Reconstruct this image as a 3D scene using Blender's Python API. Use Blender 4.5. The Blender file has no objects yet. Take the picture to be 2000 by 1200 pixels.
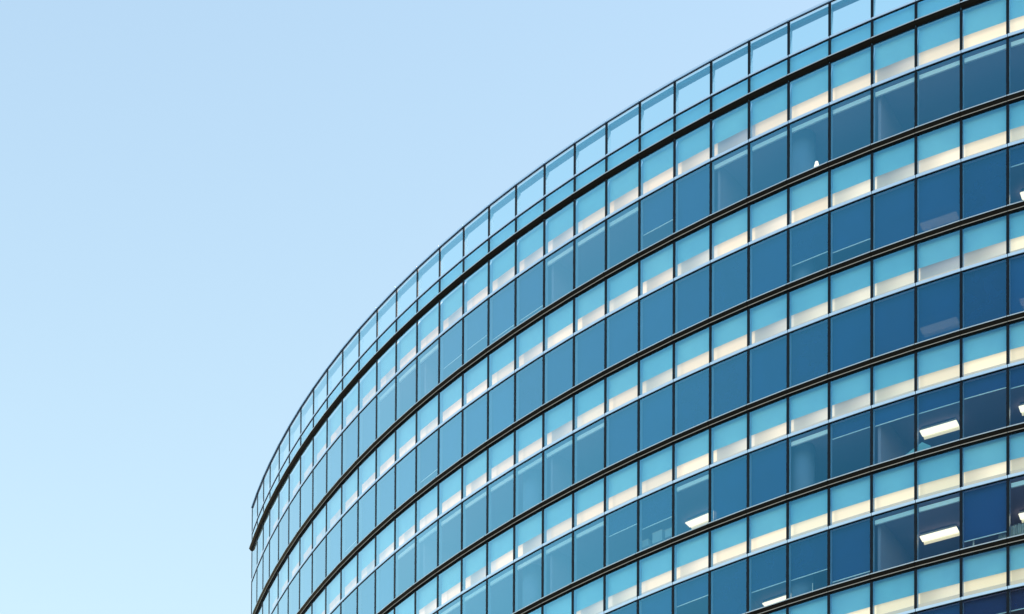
import bpy, math, random
from mathutils import Matrix, Vector

sc = bpy.context.scene
R = math.radians
rng = random.Random(7)

# ------------------------------------------------------------------ camera
PITCH, ROLL = 0.02603, 0.00563
cam = bpy.data.cameras.new('camera')
co = bpy.data.objects.new('camera', cam)
sc.collection.objects.link(co)
CAMZ = 1.6
cp, sp, cr, sr = math.cos(PITCH), math.sin(PITCH), math.cos(ROLL), math.sin(ROLL)
ex, up, fw = Vector((1, 0, 0)), Vector((0, -sp, cp)), Vector((0, cp, sp))
rt = ex * cr + up * sr
uv = up * cr - ex * sr
co.matrix_world = Matrix(((rt.x, uv.x, -fw.x, 0), (rt.y, uv.y, -fw.y, 0), (rt.z, uv.z, -fw.z, CAMZ), (0, 0, 0, 1)))
cam.sensor_width = 36
FPX, PPX, PPY = 4383.29, -49.47, 2737.48
cam.lens = FPX / 2000 * 36
cam.shift_x = -PPX / 2000            # shift lens: the camera itself stays almost level
cam.shift_y = PPY / 2000
cam.clip_end = 4000
sc.camera = co

# ------------------------------------------------------------------ sky and sun
SUN_AZ, SUN_EL = 110.0, 40.0         # compass degrees from +Y, clockwise
w = bpy.data.worlds.new('World'); sc.world = w; w.use_nodes = True
nt = w.node_tree; nt.nodes.clear()
sky = nt.nodes.new('ShaderNodeTexSky'); sky.sky_type = 'NISHITA'; sky.sun_disc = False
sky.sun_elevation = R(SUN_EL); sky.sun_rotation = R(SUN_AZ)
sky.air_density = 2.5; sky.dust_density = 0.5; sky.ozone_density = 1.0; sky.altitude = 50
bg = nt.nodes.new('ShaderNodeBackground'); bg.inputs['Strength'].default_value = 0.15
wo = nt.nodes.new('ShaderNodeOutputWorld')
wb = nt.nodes.new('ShaderNodeVectorMath'); wb.operation = 'MULTIPLY'; wb.inputs[1].default_value = (.98, .975, 1.01)   # white balance
nt.links.new(sky.outputs[0], wb.inputs[0]); nt.links.new(wb.outputs[0], bg.inputs[0]); nt.links.new(bg.outputs[0], wo.inputs[0])
sun = bpy.data.lights.new('sun', 'SUN'); sun.energy = 3.0; sun.angle = R(0.5); sun.color = (1, .94, .85)
so = bpy.data.objects.new('sun', sun); sc.collection.objects.link(so)
sd = Vector((math.sin(R(SUN_AZ)) * math.cos(R(SUN_EL)), math.cos(R(SUN_AZ)) * math.cos(R(SUN_EL)), math.sin(R(SUN_EL))))
so.rotation_euler = sd.to_track_quat('Z', 'Y').to_euler()
so.location = (0, -20, 120)
sc.view_settings.view_transform = 'Standard'; sc.view_settings.look = 'None'
sc.view_settings.exposure = 0.78; sc.view_settings.gamma = 1; sc.view_settings.use_curve_mapping = False
sc.cycles.max_bounces = 8; sc.cycles.transparent_max_bounces = 24
sc.cycles.diffuse_bounces = 3; sc.cycles.glossy_bounces = 3

# ------------------------------------------------------------------ materials
def mat(name, col, rough=.5, metal=0.0, emit=None, es=0.0, noise=0.0, scale=3.0, bump=0.0, spec=.5):
    m = bpy.data.materials.new(name); m.use_nodes = True
    n = m.node_tree; b = n.nodes['Principled BSDF']
    b.inputs['Base Color'].default_value = (*col, 1); b.inputs['Roughness'].default_value = rough
    b.inputs['Metallic'].default_value = metal; b.inputs['Specular IOR Level'].default_value = spec
    if emit:
        b.inputs['Emission Color'].default_value = (*emit, 1); b.inputs['Emission Strength'].default_value = es
    if noise or bump:
        tc = n.nodes.new('ShaderNodeTexCoord'); nz = n.nodes.new('ShaderNodeTexNoise')
        geo = n.nodes.new('ShaderNodeNewGeometry')
        nz.inputs['Scale'].default_value = scale; nz.inputs['Detail'].default_value = 6
        n.links.new(geo.outputs['Position'], nz.inputs['Vector'])
        if noise:
            mx = n.nodes.new('ShaderNodeMix'); mx.data_type = 'RGBA'
            mx.inputs[6].default_value = (*[c * (1 - noise) for c in col], 1)
            mx.inputs[7].default_value = (*[min(1, c * (1 + noise)) for c in col], 1)
            n.links.new(nz.outputs[0], mx.inputs[0]); n.links.new(mx.outputs[2], b.inputs['Base Color'])
        if bump:
            bm_ = n.nodes.new('ShaderNodeBump'); bm_.inputs['Strength'].default_value = bump
            n.links.new(nz.outputs[0], bm_.inputs['Height']); n.links.new(bm_.outputs[0], b.inputs['Normal'])
    return m

def glass_mat(name, tint, k=.98, pw=(1.68, .885, .70), wav=.02):
    """thin coated architectural glass: tinted see-through plus an angle-dependent bluish mirror on the face the ray meets"""
    m = bpy.data.materials.new(name); m.use_nodes = True
    n = m.node_tree; n.nodes.clear(); L = n.links.new
    out = n.nodes.new('ShaderNodeOutputMaterial'); add = n.nodes.new('ShaderNodeAddShader')
    tr = n.nodes.new('ShaderNodeBsdfTransparent'); gl = n.nodes.new('ShaderNodeBsdfGlossy')
    gl.inputs['Roughness'].default_value = 0.03
    geo = n.nodes.new('ShaderNodeNewGeometry')
    dot = n.nodes.new('ShaderNodeVectorMath'); dot.operation = 'DOT_PRODUCT'
    L(geo.outputs['Incoming'], dot.inputs[0]); L(geo.outputs['Normal'], dot.inputs[1])
    def mth(op, a, b=None, clamp=False):
        x = n.nodes.new('ShaderNodeMath'); x.operation = op; x.use_clamp = clamp
        for i, v in enumerate((a, b)):
            if v is None: continue
            if isinstance(v, (int, float)): x.inputs[i].default_value = v
            else: L(v, x.inputs[i])
        return x.outputs[0]
    c = mth('MULTIPLY', mth('SUBTRACT', .86, mth('ABSOLUTE', dot.outputs['Value']), True), 1/.86)
    front = mth('SUBTRACT', 1.0, geo.outputs['Backfacing'])
    fr = n.nodes.new('ShaderNodeCombineColor'); tc = n.nodes.new('ShaderNodeCombineColor')
    for i in range(3):
        f = mth('MULTIPLY', mth('ADD', mth('MULTIPLY', mth('POWER', c, pw[i]), k), .015), front)
        L(f, fr.inputs[i]); L(mth('MULTIPLY', mth('SUBTRACT', 1.0, f), tint[i] ** .5), tc.inputs[i])
    L(fr.outputs[0], gl.inputs['Color']); L(tc.outputs[0], tr.inputs[0])
    # roller-wave and float distortion of real glass
    nz = n.nodes.new('ShaderNodeTexNoise'); nz.inputs['Scale'].default_value = .9; nz.inputs['Detail'].default_value = 2
    mp = n.nodes.new('ShaderNodeMapping'); mp.inputs['Scale'].default_value = (1, 1, .6)
    L(geo.outputs['Position'], mp.inputs[0]); L(mp.outputs[0], nz.inputs['Vector'])
    bp = n.nodes.new('ShaderNodeBump'); bp.inputs['Strength'].default_value = wav; bp.inputs['Distance'].default_value = .3
    L(nz.outputs[0], bp.inputs['Height']); L(bp.outputs[0], gl.inputs['Normal'])
    L(tr.outputs[0], add.inputs[0]); L(gl.outputs[0], add.inputs[1]); L(add.outputs[0], out.inputs[0])
    return m

M = {
 'glass': glass_mat('tinted_glass', (.68, .90, 1.0)),
 'glass1': glass_mat('tinted_glass_clearer', (.71, .92, 1.0), k=.94),
 'glass2': glass_mat('tinted_glass_deeper', (.64, .88, .98), k=1.0),
 'parapet_glass': glass_mat('parapet_glass', (.68, .90, .97)),
 'fin': mat('dark_bronze_metal', (.011, .011, .010), .45, 0, noise=.35, scale=5, spec=.08),
 'silver': mat('silver_aluminium', (.68, .80, .92), .28, .85, noise=.06, scale=4),
 'lip': mat('aluminium_edge', (.55, .60, .64), .35, .7),
 'beige': mat('beige_sealing_strip', (.36, .35, .34), .6),
 'mullion': mat('navy_black_mullion', (.002, .006, .013), .25, 0, spec=.20),
 'post': mat('blue_grey_inner_frame', (.24, .40, .62), .3),
 'blue': mat('blue_spandrel_board', (.34, .74, 1.0), .6, noise=.16, scale=1.2),
 'rowblue': mat('blue_spandrel_board_upper', (.30, .70, .98), .6, noise=.06, scale=.7),
 'blind': mat('deep_blue_blind_fabric', (.004, .052, .22), .85, noise=.35, scale=1.1),
 'blind1': mat('blue_blind_fabric_faded', (.006, .078, .28), .85, noise=.30, scale=.8),
 'blind2': mat('blue_blind_fabric_dark', (.004, .036, .17), .85, noise=.40, scale=1.7),
 'rail': mat('pale_blind_rail', (.80, .95, 1.0), .4),
 'ceil': mat('grey_ceiling', (.34, .28, .42), .8),
 'floor': mat('office_carpet', (.12, .10, .16), .9),
 'core': mat('core_wall', (.26, .22, .38), .8),
 'concrete': mat('roof_concrete', (.32, .31, .30), .9, noise=.2, scale=.4),
 'column': mat('painted_column', (.16, .26, .42), .8),
 'part': mat('partition_paint', (.30, .30, .42), .8),
 'pframe': mat('parapet_blue_frame', (.10, .22, .36), .55),
 'lamp': mat('lamp_diffuser', (.9, .9, .8), .5, emit=(1.0, .76, .52), es=1.05),
 'lamp2': mat('lamp_reflector', (.8, .75, .55), .5, emit=(1.0, .74, .44), es=.50),
 'dimlamp': mat('dim_lamp_diffuser', (.5, .42, .42), .5, emit=(1.0, .80, .72), es=.22),
 'white': mat('white_enamel', (.8, .8, .76), .5),
 'paper': mat('grey_boxes', (.30, .42, .48), .7),
 'curtain': mat('pale_curtain', (.45, .50, .50), .9),
 'cyan': mat('pale_cyan_board', (.25, .60, .72), .6),
 'ground': mat('stone_paving', (.18, .175, .17), .9, noise=.3, scale=.05, bump=.1),
}
def open_weave(m, f):
    """screen fabric of a roller blind: a little of the room shows through the weave"""
    n = m.node_tree; out = n.nodes['Material Output']; b = n.nodes['Principled BSDF']
    t = n.nodes.new('ShaderNodeBsdfTransparent'); x = n.nodes.new('ShaderNodeMixShader'); x.inputs[0].default_value = f
    n.links.new(b.outputs[0], x.inputs[1]); n.links.new(t.outputs[0], x.inputs[2]); n.links.new(x.outputs[0], out.inputs[0])
for k_ in ('blind', 'blind1', 'blind2'): open_weave(M[k_], .22)
COVES = [mat('cove_%s' % nm, c, .7, emit=e, es=s) for nm, c, e, s in (  # emission stands in for warm indoor light on the cove; no lamp inside
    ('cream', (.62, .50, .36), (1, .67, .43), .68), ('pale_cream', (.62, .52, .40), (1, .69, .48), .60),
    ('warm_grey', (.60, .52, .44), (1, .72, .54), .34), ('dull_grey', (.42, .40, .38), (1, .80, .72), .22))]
def painted_glow(m, lo, hi, x0=.0, x1=.22):
    """glow painted into the emission: dimmer towards the head and one end, level random per bay"""
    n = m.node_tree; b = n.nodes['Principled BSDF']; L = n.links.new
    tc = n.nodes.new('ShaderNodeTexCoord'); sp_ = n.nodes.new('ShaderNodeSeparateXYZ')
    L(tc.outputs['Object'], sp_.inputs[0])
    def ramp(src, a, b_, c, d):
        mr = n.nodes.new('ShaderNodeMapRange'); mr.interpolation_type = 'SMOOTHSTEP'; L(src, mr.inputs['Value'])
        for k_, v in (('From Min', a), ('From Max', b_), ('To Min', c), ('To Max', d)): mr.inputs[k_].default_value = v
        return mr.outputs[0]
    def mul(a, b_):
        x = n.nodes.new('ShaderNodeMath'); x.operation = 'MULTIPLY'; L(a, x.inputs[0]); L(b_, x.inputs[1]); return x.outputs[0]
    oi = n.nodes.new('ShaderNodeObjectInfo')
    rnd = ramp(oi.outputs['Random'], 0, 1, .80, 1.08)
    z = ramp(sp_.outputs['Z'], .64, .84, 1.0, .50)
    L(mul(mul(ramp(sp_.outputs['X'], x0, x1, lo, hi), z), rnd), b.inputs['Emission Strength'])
painted_glow(COVES[0], .60, .74); painted_glow(COVES[1], .42, .70, 0, 1.1); painted_glow(COVES[2], .28, .58, .2, 1.5); painted_glow(COVES[3], .16, .26, 0, 1.4)
M['ledge'] = mat('cove_ledge', (.60, .50, .40), .7, emit=(1, .70, .52), es=.30)  # dim even glow painted into the ledge as emission

# ------------------------------------------------------------------ mesh helpers
def mesh(name, verts, faces, m, mats=None, fm=None):
    me = bpy.data.meshes.new(name); me.from_pydata(verts, [], faces); me.validate()
    for x in (mats or [m]): me.materials.append(x)
    if fm:
        for p, i in zip(me.polygons, fm): p.material_index = i
    me.update(); return me
def boxvf(x0, x1, y0, y1, z0, z1):
    v = [(x0,y0,z0),(x1,y0,z0),(x1,y1,z0),(x0,y1,z0),(x0,y0,z1),(x1,y0,z1),(x1,y1,z1),(x0,y1,z1)]
    f = [(0,3,2,1),(4,5,6,7),(0,1,5,4),(1,2,6,5),(2,3,7,6),(3,0,4,7)]
    return v, f
def box(name, x0, x1, y0, y1, z0, z1, m):
    v, f = boxvf(x0, x1, y0, y1, z0, z1); return mesh(name, v, f, m)
def prism(name, prof, x0, x1, m, mats=None, fm=None):
    """prof: list of (y,z), counter-clockwise seen from +x"""
    n = len(prof)
    v = [(x0, y, z) for y, z in prof] + [(x1, y, z) for y, z in prof]
    f = [(i, (i+1) % n, n+(i+1) % n, n+i) for i in range(n)] + [tuple(range(n-1, -1, -1)), tuple(range(n, 2*n))]
    me = mesh(name, v, f, m, mats, (fm + [0]*2) if fm else None)
    import bmesh
    b = bmesh.new(); b.from_mesh(me); bmesh.ops.recalc_face_normals(b, faces=b.faces); b.to_mesh(me); b.free()
    return me
def obj(name, me, mw, parent=None):
    o = bpy.data.objects.new(name, me); sc.collection.objects.link(o)
    if parent is not None: o.parent = parent
    o.matrix_basis = mw if parent is None else parent_inv(parent) @ mw
    return o
_w = {}
def parent_inv(p):
    m = p.matrix_basis.copy(); q = p.parent
    while q is not None: m = q.matrix_basis @ m; q = q.parent
    return m.inverted()

# ------------------------------------------------------------------ facade plan
V = [(-11.236,102.968),(-10.86,101.73),(-10.461,100.52),(-10.058,99.392),(-9.518,97.992),(-8.942,96.607),(-8.33,95.238),(-7.681,93.885),(-6.996,92.551),(-6.274,91.236),(-5.517,89.941),(-4.723,88.668),(-3.894,87.418),(-3.03,86.192),(-2.131,84.991),(-1.199,83.816),(-.234,82.668),(.764,81.547),(1.792,80.456),(2.852,79.394),(3.94,78.362),(5.058,77.361),(6.203,76.392),(7.375,75.456),(8.572,74.553),(9.795,73.684),(11.041,72.849),(12.311,72.05),(13.602,71.286),(14.914,70.56),(16.246,69.87),(17.598,69.219)]
V = [Vector(p) for p in V]
hd = math.atan2(V[-1].y-V[-2].y, V[-1].x-V[-2].x)
for i in range(6):
    hd += .0265; V.append(V[-1] + Vector((math.cos(hd), math.sin(hd))) * 1.5)
NC = len(V) - 1
ROOF, L1Z, F1Z, L3Z, H = 58.578+CAMZ, 57.3245+CAMZ, 56.612+CAMZ, 55.052+CAMZ, 3.5551
def FZ(j): return F1Z - H*j
def LZ(j): return L3Z - H*j
def chord(c):
    e = (V[c+1]-V[c]); return e.length, e.normalized()
def cell(c, z, sx=True):
    l, e = chord(c); s = l/1.5 if sx else 1
    return Matrix(((e.x*s, e.y, 0, V[c].x), (e.y*s, -e.x, 0, V[c].y), (0, 0, 1, z), (0, 0, 0, 1)))
def joint(k, z):
    e = (chord(max(0, k-1))[1] + chord(min(NC-1, k))[1]).normalized()
    return Matrix(((e.x, e.y, 0, V[k].x), (e.y, -e.x, 0, V[k].y), (0, 0, 1, z), (0, 0, 0, 1)))
# note: local y points outward (out of the building)
def px(p):
    q = p - Vector((0, 0, CAMZ)); d = q.dot(fw)
    return 1000+PPX+FPX*q.dot(rt)/d, 600+PPY-FPX*q.dot(uv)/d
def seen(mw, z0, z1, mg=25):
    P = [px(mw @ Vector((x, 0, z))) for x in (0, 1.5) for z in (z0, z1)]
    return max(p[0] for p in P) > -mg and min(p[0] for p in P) < 2000+mg and max(p[1] for p in P) > -mg and min(p[1] for p in P) < 1200+mg

bld = bpy.data.objects.new('office_building', None); sc.collection.objects.link(bld)
bld.matrix_basis = Matrix.Translation((V[15].x, V[15].y, 0))
bld['label'] = 'curved glass office building with dark ledges, silver transoms and rows of blue panes'
bld['category'] = 'building'

ground_v, ground_f = [], []
N = 48
gv = [(0, 0, 0)] + [(2500*math.cos(2*math.pi*i/N), 2500*math.sin(2*math.pi*i/N), 0) for i in range(N)]
g = obj('ground', mesh('ground', gv, [(0, 1+i, 1+(i+1) % N) for i in range(N)], M['ground']), Matrix())
g['kind'] = 'structure'

# ------------------------------------------------------------------ part meshes (local: x along the bay, y outward, z up)
fin_prof = [(0, 0), (.13, 0), (.13, -.033), (.07, -.142), (.07, -.168), (0, -.188)]
ME = {}
ME['ledge0'] = prism('ledge', [(0, 0), (.13, 0), (.13, -.034), (.06, -.118), (0, -.150)], .006, 1.494, None, [M['fin'], M['lip']], [1, 1, 0, 0, 0])
ME['ledge'] = prism('ledge', fin_prof, .006, 1.494, None, [M['fin'], M['lip'], M['beige']], [1, 1, 0, 2, 0, 0])
ME['gasket'] = box('gasket', .004, 1.496, -.05, .004, -.212, -.190, M['mullion'])
ME['gasket0'] = box('gasket', .004, 1.496, -.05, .004, -.174, -.152, M['mullion'])
ME['transom'] = prism('transom', [(0, .062), (.016, .062), (.016, -.030), (0, -.033)], .010, 1.490, None, [M['silver']], [0]*4)
ME['tgasket'] = box('transom_gasket', .004, 1.496, -.05, .008, -.066, -.038, M['mullion'])
ME['thin'] = prism('transom', [(0, .03), (.014, .03), (.014, -.030), (0, -.033)], .010, 1.490, None, [M['silver']], [0]*4)
ME['coping'] = prism('coping', [(-.04, 0), (.05, 0), (.05, -.070), (-.04, -.070)], .004, 1.496, None, [M['silver'], M['post']], [0, 0, 1, 0])
ME['cgasket'] = box('coping_gasket', .002, 1.498, -.02, .008, -.09, -.072, M['mullion'])
ME['rail_in'] = box('parapet_inner_rail', .0, 1.5, -.26, -.10, -.23, -.103, M['pframe'])
def mull(zlo, zhi): return box('mullion', -.047, .047, -.034, .003, zlo, zhi, M['mullion'])
def post(zlo, zhi, d=.17): return box('inner_post', -.042, .042, -d, -.036, zlo, zhi, M['post'])
zu0, zu1 = .067, F1Z-L3Z-.215             # upper pane, from transom to ledge (z from LZ)
zl0, zl1 = FZ(1)-L3Z+.002, -.074           # lower pane
UP = [box('upper_pane', .047, 1.453, -.030, -.012, zu0, zu1, M[g_]) for g_ in ('glass', 'glass1', 'glass2')]
UP0 = [box('upper_pane', .047, 1.453, -.030, -.012, zu0, zu1+.038, M[g_]) for g_ in ('glass', 'glass1', 'glass2')]
LP = [box('lower_pane', .047, 1.453, -.030, -.012, zl0, zl1, M[g_]) for g_ in ('glass', 'glass1', 'glass2')]
ME['umull'] = mull(zu0-.09, zu1+.04); ME['lmull'] = mull(zl0, zl1)
ME['upost'] = post(zu0-.09, zu1+.04); ME['lpost'] = post(zl0, zl1)
CT = .63
ME['blue'] = box('spandrel_board', .0, 1.5, -.175, -.172, CT, zu1+.1, M['blue'])
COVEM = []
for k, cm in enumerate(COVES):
    COVEM.append(mesh('glowing_cove', [(0, -.45, .43), (1.5, -.45, .43), (1.5, -.45, CT+.25), (0, -.45, CT+.25), (0, -.176, CT+.25), (1.5, -.176, CT+.25)],
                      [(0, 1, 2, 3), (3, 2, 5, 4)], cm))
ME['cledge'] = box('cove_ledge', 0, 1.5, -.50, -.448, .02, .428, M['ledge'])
# parapet rows (z from L1Z)
pz1 = ROOF-L1Z-.102
ME['ppane'] = box('parapet_pane', .045, 1.455, -.030, -.012, .032, pz1, M['parapet_glass'])
ME['spane'] = box('spandrel_pane', .045, 1.455, -.030, -.012, F1Z-L1Z+.002, -.074, M['glass'])
ME['sboard'] = box('spandrel_board', 0, 1.5, -.14, -.135, F1Z-L1Z-.1, .06, M['rowblue'])
ME['pmull'] = mull(F1Z-L1Z, pz1); ME['ppost'] = box('inner_post', -.042, .042, -.20, -.036, -.02, pz1, M['pframe'])
ME['cassette'] = box('blind_cassette', .08, 1.46, -.16, -.10, -.30, -.16, M['rail'])

def blind_me(drop, tone=''):
    key = 'b%.3f%s' % (drop, tone)
    if key not in ME:
        zt = -.02; zb = zl1 - drop*(zl1-zl0)
        ME[key] = box('roller_blind', .045, 1.455, -.185, -.181, zb, zt, M['blind' + tone])
        ME[key+'r'] = box('bottom_rail', .055, 1.45, -.192, -.174, zb-.028, zb-.001, M['rail'])
    return ME[key], ME[key+'r']

# blind state per lower row: cassette 'c', or how far the fabric hangs down (1 = to the sill)
def row(spec, default):
    d = {}
    for ks, v in spec:
        for k in ks: d[k] = v
    return lambda c: d.get(c, default)
STATE = [
 row([(range(23, 40), 'c'), ([22], .88), ([21], .60), ([20, 19, 18], 'c'), ([17, 16], .78), ([15, 14], .6), ([13, 12, 11], 'c')], 1),
 row([([30], .26), ([26], .66), ([25], .60), ([13, 9], .7)], 1),
 row([(range(12, 20), 'c')], 1),
 row([([30], .28), ([29], .24), ([28], .26), ([27], .24), ([26], .22), ([25, 22], 'c'), ([21], .50), ([20], .35), (range(14, 20), 'c'), ([11], .8)], 1),
 row([([22], .34), ([24], .58), ([25], .60), ([26], .86), ([27, 28, 30], 'c'), ([29], .80), (range(31, 37), 'c'), ([16, 18], .7)], 1),
 row([([26, 27], 'c'), (range(28, 34), .3)], 1),
]
def state(j, c): return STATE[j](c) if j < len(STATE) else 1

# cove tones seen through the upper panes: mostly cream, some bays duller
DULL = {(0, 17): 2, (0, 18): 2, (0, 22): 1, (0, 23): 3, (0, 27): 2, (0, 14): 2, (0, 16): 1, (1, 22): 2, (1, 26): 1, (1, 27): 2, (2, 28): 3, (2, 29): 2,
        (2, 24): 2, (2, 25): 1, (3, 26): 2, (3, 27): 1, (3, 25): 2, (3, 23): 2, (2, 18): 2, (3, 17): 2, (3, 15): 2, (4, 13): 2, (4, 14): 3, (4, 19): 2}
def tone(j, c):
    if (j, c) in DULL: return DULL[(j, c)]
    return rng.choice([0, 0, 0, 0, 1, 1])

# ------------------------------------------------------------------ joined meshes for bays outside the picture
class Bag:
    def __init__(s): s.d = {}
    def add(s, name, me, mw):
        V_, F_, I_, mats = s.d.setdefault(name, ([], [], [], []))
        b = len(V_); V_.extend([tuple(mw @ v.co) for v in me.vertices])
        for p in me.polygons:
            m = me.materials[p.material_index]
            if m not in mats: mats.append(m)
            F_.append(tuple(b+i for i in p.vertices)); I_.append(mats.index(m))
    def build(s):
        for name, (V_, F_, I_, mats) in s.d.items():
            me = mesh(name, V_, F_, None, mats, I_)
            o = obj(name, me, Matrix(), bld); o['kind'] = 'stuff'
bag = Bag()
def put(name, me, mw, vis, parent=None):
    if vis: return obj(name, me, mw, parent or bld)
    bag.add('outer_' + name, me, mw); return None

NF = 15
vr = random.Random(11)
for c in range(NC):
    # parapet zone
    mw = cell(c, L1Z); vis = seen(mw, -.8, 1.3)
    put('parapet_pane', ME['ppane'], mw, vis); put('spandrel_pane', ME['spane'], mw, vis)
    put('transom', ME['thin'], mw, vis); put('transom_gasket', ME['tgasket'], mw, vis)
    put('spandrel_board', ME['sboard'], mw, vis)
    mr = cell(c, ROOF)
    put('coping', ME['coping'], mr, vis); put('coping_gasket', ME['cgasket'], mr, vis); put('parapet_inner_rail', ME['rail_in'], mr, vis)
    put('mullion', ME['pmull'], joint(c, L1Z), vis); put('inner_post', ME['ppost'], joint(c, L1Z), vis)
    for j in range(NF):
        mf = cell(c, FZ(j)); ml = cell(c, LZ(j)); jl = joint(c, LZ(j))
        vf = seen(mf, -.4, .1); vu = seen(ml, 0, zu1); vl = seen(ml, zl0, 0)
        put('ledge', ME['ledge0' if j == 0 else 'ledge'], mf, vf); put('ledge_gasket', ME['gasket0' if j == 0 else 'gasket'], mf, vf)
        put('transom', ME['transom'], ml, vu); put('transom_gasket', ME['tgasket'], ml, vu)
        put('upper_pane', vr.choice(UP0 if j == 0 else UP), ml, vu); put('lower_pane', vr.choice(LP), ml, vl)
        put('mullion', ME['umull'], jl, vu); put('mullion', ME['lmull'], jl, vl)
        put('inner_post', ME['upost'], jl, vu); put('inner_post', ME['lpost'], jl, vl)
        put('spandrel_board', ME['blue'], ml, vu)
        put('glowing_cove', COVEM[tone(j, c)], ml, vu); put('cove_ledge', ME['cledge'], ml, vu)
        s = state(j, c)
        if s == 'c': put('blind_cassette', ME['cassette'], ml, vl)
        else:
            fb, fr_ = blind_me(s, vr.choice(('', '', '1', '2')))
            b = put('roller_blind', fb, ml, vl)
            if s < 1:
                if b is not None: obj('bottom_rail', fr_, ml, b)
                else: bag.add('outer_bottom_rail', fr_, ml)
bag.build()

# ------------------------------------------------------------------ floors, ceilings, core, roof
def inset(k, d):
    e = (chord(max(0, k-1))[1] + chord(min(NC-1, k))[1]).normalized()
    return V[k] + Vector((-e.y, e.x)) * d
def ring(name, d0, d1, z0, z1, m):
    v, f = [], []
    for k in range(NC+1):
        a, b = inset(k, d0), inset(k, d1)
        v += [(a.x, a.y, z0), (b.x, b.y, z0), (b.x, b.y, z1), (a.x, a.y, z1)]
    for k in range(NC):
        i = 4*k; n = i+4
        f += [(i, n, n+1, i+1), (i+1, n+1, n+2, i+2), (i+2, n+2, n+3, i+3), (i+3, n+3, n, i)]
    f += [(0, 1, 2, 3), (4*NC+3, 4*NC+2, 4*NC+1, 4*NC)]
    return mesh(name, v, f, m)
I4 = Matrix()
for j in range(NF):
    obj('ceiling', ring('ceiling', .075, 7.0, LZ(j)-.035, LZ(j)+.018, M['ceil']), I4, bld)
    obj('floor_slab', ring('floor_slab', .52, 7.0, FZ(j)-.32, FZ(j)-.03, M['floor']), I4, bld)
obj('core_wall', ring('core_wall', 7.01, 7.3, 0, F1Z-.04, M['core']), I4, bld)
obj('roof_deck', ring('roof_deck', .4, 12.0, F1Z-.02, F1Z+.15, M['concrete']), I4, bld)
# end wall closing the left corner
for k, nm in ((0, 'end_wall'), (NC, 'end_wall')):
    a, b = inset(k, .09), inset(k, 7.0)
    e = chord(min(k, NC-1))[1]*(.04 if k == 0 else -.04)
    v = [(a.x+e.x, a.y+e.y, 0), (b.x+e.x, b.y+e.y, 0), (b.x+e.x*4, b.y+e.y*4, 0), (a.x+e.x*4, a.y+e.y*4, 0)]
    v += [(x, y, F1Z-.02) for x, y, _ in v]
    obj(nm, mesh(nm, v, [(0,1,2,3),(4,5,6,7),(0,1,5,4),(1,2,6,5),(2,3,7,6),(3,0,4,7)], M['core']), I4, bld)

# partition walls running back from the facade
for j in range(7):
    for k in (4, 13, 18, 23, 27, 32):
        a, b = inset(k, .30), inset(k, 6.98); e = chord(k)[1]
        a, b = a+e*.10, b+e*.10
        v = [(a.x, a.y), (b.x, b.y), (b.x+e.x*.1, b.y+e.y*.1), (a.x+e.x*.1, a.y+e.y*.1)]
        v = [(x, y, FZ(j+1)-.028) for x, y in v] + [(x, y, LZ(j)-.037) for x, y in v]
        obj('partition_wall', mesh('partition_wall', v, [(3,2,1,0),(4,5,6,7),(0,1,5,4),(1,2,6,5),(2,3,7,6),(3,0,4,7)], M['part']), I4, bld)

# round columns behind the glass
def cyl(name, r, z0, z1, m, n=20):
    v = [(r*math.cos(2*math.pi*i/n), r*math.sin(2*math.pi*i/n), z) for z in (z0, z1) for i in range(n)]
    me = mesh(name, v, [(i, (i+1) % n, n+(i+1) % n, n+i) for i in range(n)] + [tuple(range(n-1, -1, -1)), tuple(range(n, 2*n))], m)
    for p in me.polygons[:n]: p.use_smooth = True
    return me
colm = cyl('round_column', .40, zl0-.3, -.04, M['column'])
for j in range(7):
    for c in (9, 17, 25, 33):
        obj('round_column', colm, cell(c, LZ(j), False) @ Matrix.Translation((.16, -.85, 0)), bld)

# ------------------------------------------------------------------ things in the rooms
def top(name, label, cat, mw, group=None):
    o = bpy.data.objects.new(name, None); sc.collection.objects.link(o); o.matrix_basis = mw
    o['label'] = label; o['category'] = cat
    if group: o['group'] = group
    return o
# wedge luminaire: lit lower face and a yellower reflector behind it
lum_a = prism('diffuser', [(0, 0), (-.30, -.02), (-.30, -.05), (0, -.03)], -.62, .62, M['lamp'])
lum_b = prism('reflector', [(-.302, .0), (-.36, -.06), (-.43, -.09), (-.44, .0)], -.60, .60, M['lamp2'])
lum_c = box('housing', -.60, .60, -.43, -.01, .002, .07, M['white'])
dim_a = prism('diffuser', [(0, 0), (-.14, -.02), (-.14, -.05), (0, -.03)], -.50, .50, M['dimlamp'])
def luminaire(j, c, x, d, label, dim=False, drop=.15):
    mw = cell(c, LZ(j), False) @ Matrix.Translation((x, -d, -drop))
    t = top('ceiling_light', label, 'ceiling light', mw, 'lit ceiling lights behind the lower panes')
    obj('diffuser', dim_a if dim else lum_a, mw, t)
    if not dim: obj('reflector', lum_b, mw, t)
    obj('housing', lum_c, mw, t)
    rod = cyl('hanger', .008, .07, drop-.036, M['white'], 8)
    for s in (-.45, .45): obj('hanger', rod, mw @ Matrix.Translation((s, -.2, 0)), t)
luminaire(3, 28, .18, 1.77, 'bright ceiling light in the fourth dark row, behind an almost raised blind')
luminaire(4, 28, .19, 1.75, 'bright ceiling light in the fifth dark row, below a fully raised blind')
luminaire(4, 24, -.31, 2.75, 'bright ceiling light cut by a ledge at the bottom edge of the photo')
luminaire(3, 22, -.28, 2.11, 'bright ceiling light low in a pane left of centre on the facade, lowest lit')
luminaire(1, 30, .56, 2.07, 'ceiling light in the second dark row at the right edge, cut by the frame')
luminaire(3, 30, .53, 1.98, 'ceiling light in the fourth dark row at the right edge, cut by the frame')
luminaire(4, 30, .53, 1.95, 'ceiling light above the curtain at the right edge of the photo')

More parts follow.
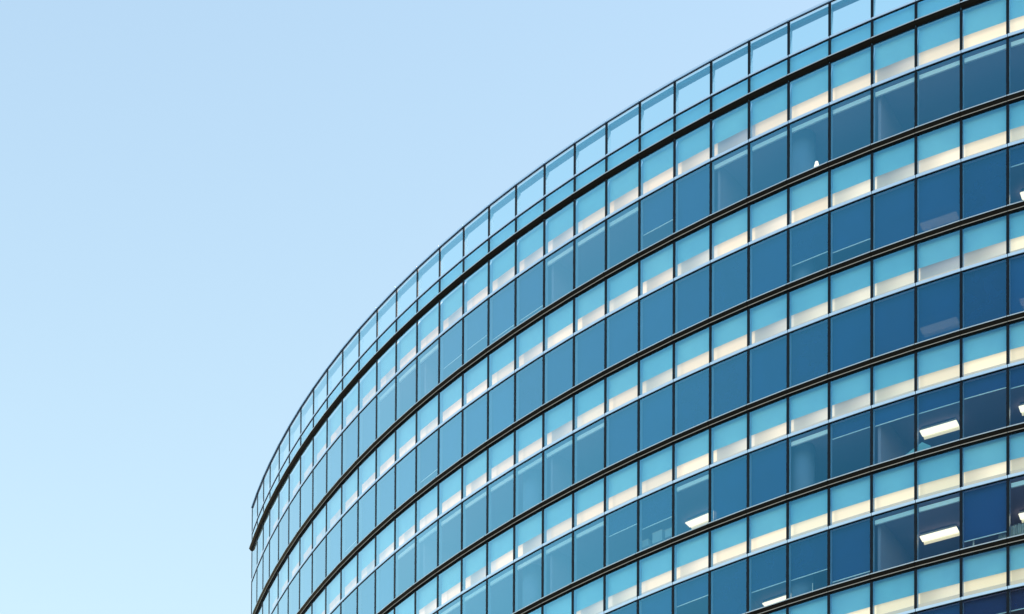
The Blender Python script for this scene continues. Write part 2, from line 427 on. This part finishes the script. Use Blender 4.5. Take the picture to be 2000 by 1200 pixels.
luminaire(1, 28, .11, 1.97, 'dim ceiling light glowing through a lowered blind in the second dark row')
luminaire(2, 28, .13, 1.94, 'dim ceiling light glowing through a lowered blind in the third dark row')
luminaire(2, 30, .55, 2.02, 'dim ceiling light behind a lowered blind at the right edge, third dark row')

# floodlight on the roof behind the left end of the parapet
mw = joint(1, L1Z+.80) @ Matrix.Translation((.35, -.5, 0))
t = top('roof_lamp', 'small round white lamp behind the parapet glass at the left end', 'lamp', mw)
hm = cyl('lamp_head', .16, -.05, .05, M['white']); obj('lamp_head', hm, mw @ Matrix.Rotation(R(90), 4, 'X'), t)
obj('pole', cyl('pole', .02, F1Z+.15-L1Z-.80, -.158, M['white'], 8), mw, t)

# lamp shade standing inside above the second ledge
def frustum(name, r0, r1, z0, z1, m, n=4, rot=math.pi/4):
    v = [(r*math.cos(2*math.pi*i/n+rot), r*math.sin(2*math.pi*i/n+rot), z) for r, z in ((r0, z0), (r1, z1)) for i in range(n)]
    return mesh(name, v, [(i, (i+1) % n, n+(i+1) % n, n+i) for i in range(n)] + [tuple(range(n-1, -1, -1)), tuple(range(n, 2*n))], m)
mw = cell(25, FZ(1), False) @ Matrix.Translation((.84, -.42, .22))
t = top('desk_lamp', 'small lit desk lamp with white shade at the sill beside the round column', 'lamp', mw)
obj('lamp_shade', frustum('lamp_shade', .10, .05, .16, .36, M['lamp'], 14, 0), mw, t)
obj('stand', cyl('stand', .012, -.04, .158, M['white'], 8), mw, t); obj('base', cyl('base', .07, -.05, -.041, M['white'], 14), mw, t)

# cyan tent-like board under the bright light of the fourth row
mw = cell(28, FZ(4), False) @ Matrix.Translation((.055, -.5, .23))
tv = [(0, 0, .42), (.28, 0, .22), (-1.0, 0, -.05), (0, -.02, -.05), (.28, -.02, -.05), (0, -.3, .38), (.28, -.3, .2), (-1.0, -.3, -.05), (0, -.3, -.05), (.28, -.3, -.05)]
tf = [(0, 2, 3), (0, 3, 4, 1), (5, 8, 7), (5, 6, 9, 8), (0, 1, 6, 5), (2, 0, 5, 7), (1, 4, 9, 6)]
o = obj('display_board', mesh('display_board', tv, tf, M['cyan']), mw)
o['label'] = 'pale cyan pointed board showing at the sill below a bright ceiling light'; o['category'] = 'board'

# cartons stacked at the sill in the middle of the facade
cm = {}
for i, (x, y, z, a, b, h_, lab) in enumerate([
        (.09, -.4, .42, .26, .2, .16, 'leftmost low grey carton at the sill left of the lit middle pane'),
        (.61, -.42, .40, .42, .24, .30, 'tall grey carton at the sill left of the lit middle pane'),
        (1.12, -.40, .42, .34, .2, .20, 'right low grey carton beside the tall carton at the sill')]):
    mw = cell(21, FZ(4), False) @ Matrix.Translation((x, y, z))
    t = top('carton', lab, 'carton', mw, 'cartons at the sill')
    obj('box_body', box('box_body', -a/2, a/2, -b/2, b/2, -.04, h_, M['paper']), mw, t)
    obj('lid', box('lid', -a/2-.01, a/2+.01, -b/2-.01, b/2+.01, h_+.001, h_+.03, M['curtain']), mw, t)

# gathered curtain and things at the sill at lower right
def curtain(name, x0, x1, z0, z1, seed):
    r_ = random.Random(seed); v, f = [], []; n = 26
    for i in range(n+1):
        x = x0+(x1-x0)*i/n; y = .03*math.sin(i*1.9)+r_.uniform(-.008, .008); zt = z1+r_.uniform(-.03, .02)
        v += [(x, y, z0), (x, y, zt), (x, y-.012, zt), (x, y-.012, z0)]
    for i in range(n):
        a = 4*i; b = a+4
        f += [(a, b, b+1, a+1), (a+1, b+1, b+2, a+2), (a+2, b+2, b+3, a+3)]
    return mesh(name, v, f, M['curtain'])
mw = cell(30, FZ(5), False) @ Matrix.Translation((0, -.3, .16))
o = obj('curtain', curtain('curtain', .02, .48, -.05, .42, 3), mw); o['label'] = 'pale gathered curtain at the sill at the right edge of the photo'; o['category'] = 'curtain'
mw = cell(29, FZ(5), False) @ Matrix.Translation((0, -.3, .20))
o = obj('curtain', curtain('curtain', 1.12, 1.42, -.05, .24, 4), mw); o['label'] = 'short pale curtain under the low blind, left of the larger curtain'; o['category'] = 'curtain'
mw = cell(29, FZ(5), False) @ Matrix.Translation((.32, -.32, .24))
t = top('floor_lamp', 'slim white lamp standing at the sill under the nearly lowered blind', 'lamp', mw)
obj('stand', box('stand', -.02, .02, -.02, .02, -.04, .26, M['white']), mw, t); obj('lamp_head', box('lamp_head', -.06, .05, -.04, .04, .262, .31, M['white']), mw, t)
mw = cell(25, FZ(5), False) @ Matrix.Translation((.77, -.32, .28))
t = top('floor_lamp', 'thin pale lamp pole at the sill under a half lowered blind', 'lamp', mw)
obj('stand', box('stand', -.012, .012, -.012, .012, -.04, .24, M['white']), mw, t); obj('base', box('base', -.04, .04, -.04, .04, -.05, -.042, M['white']), mw, t)
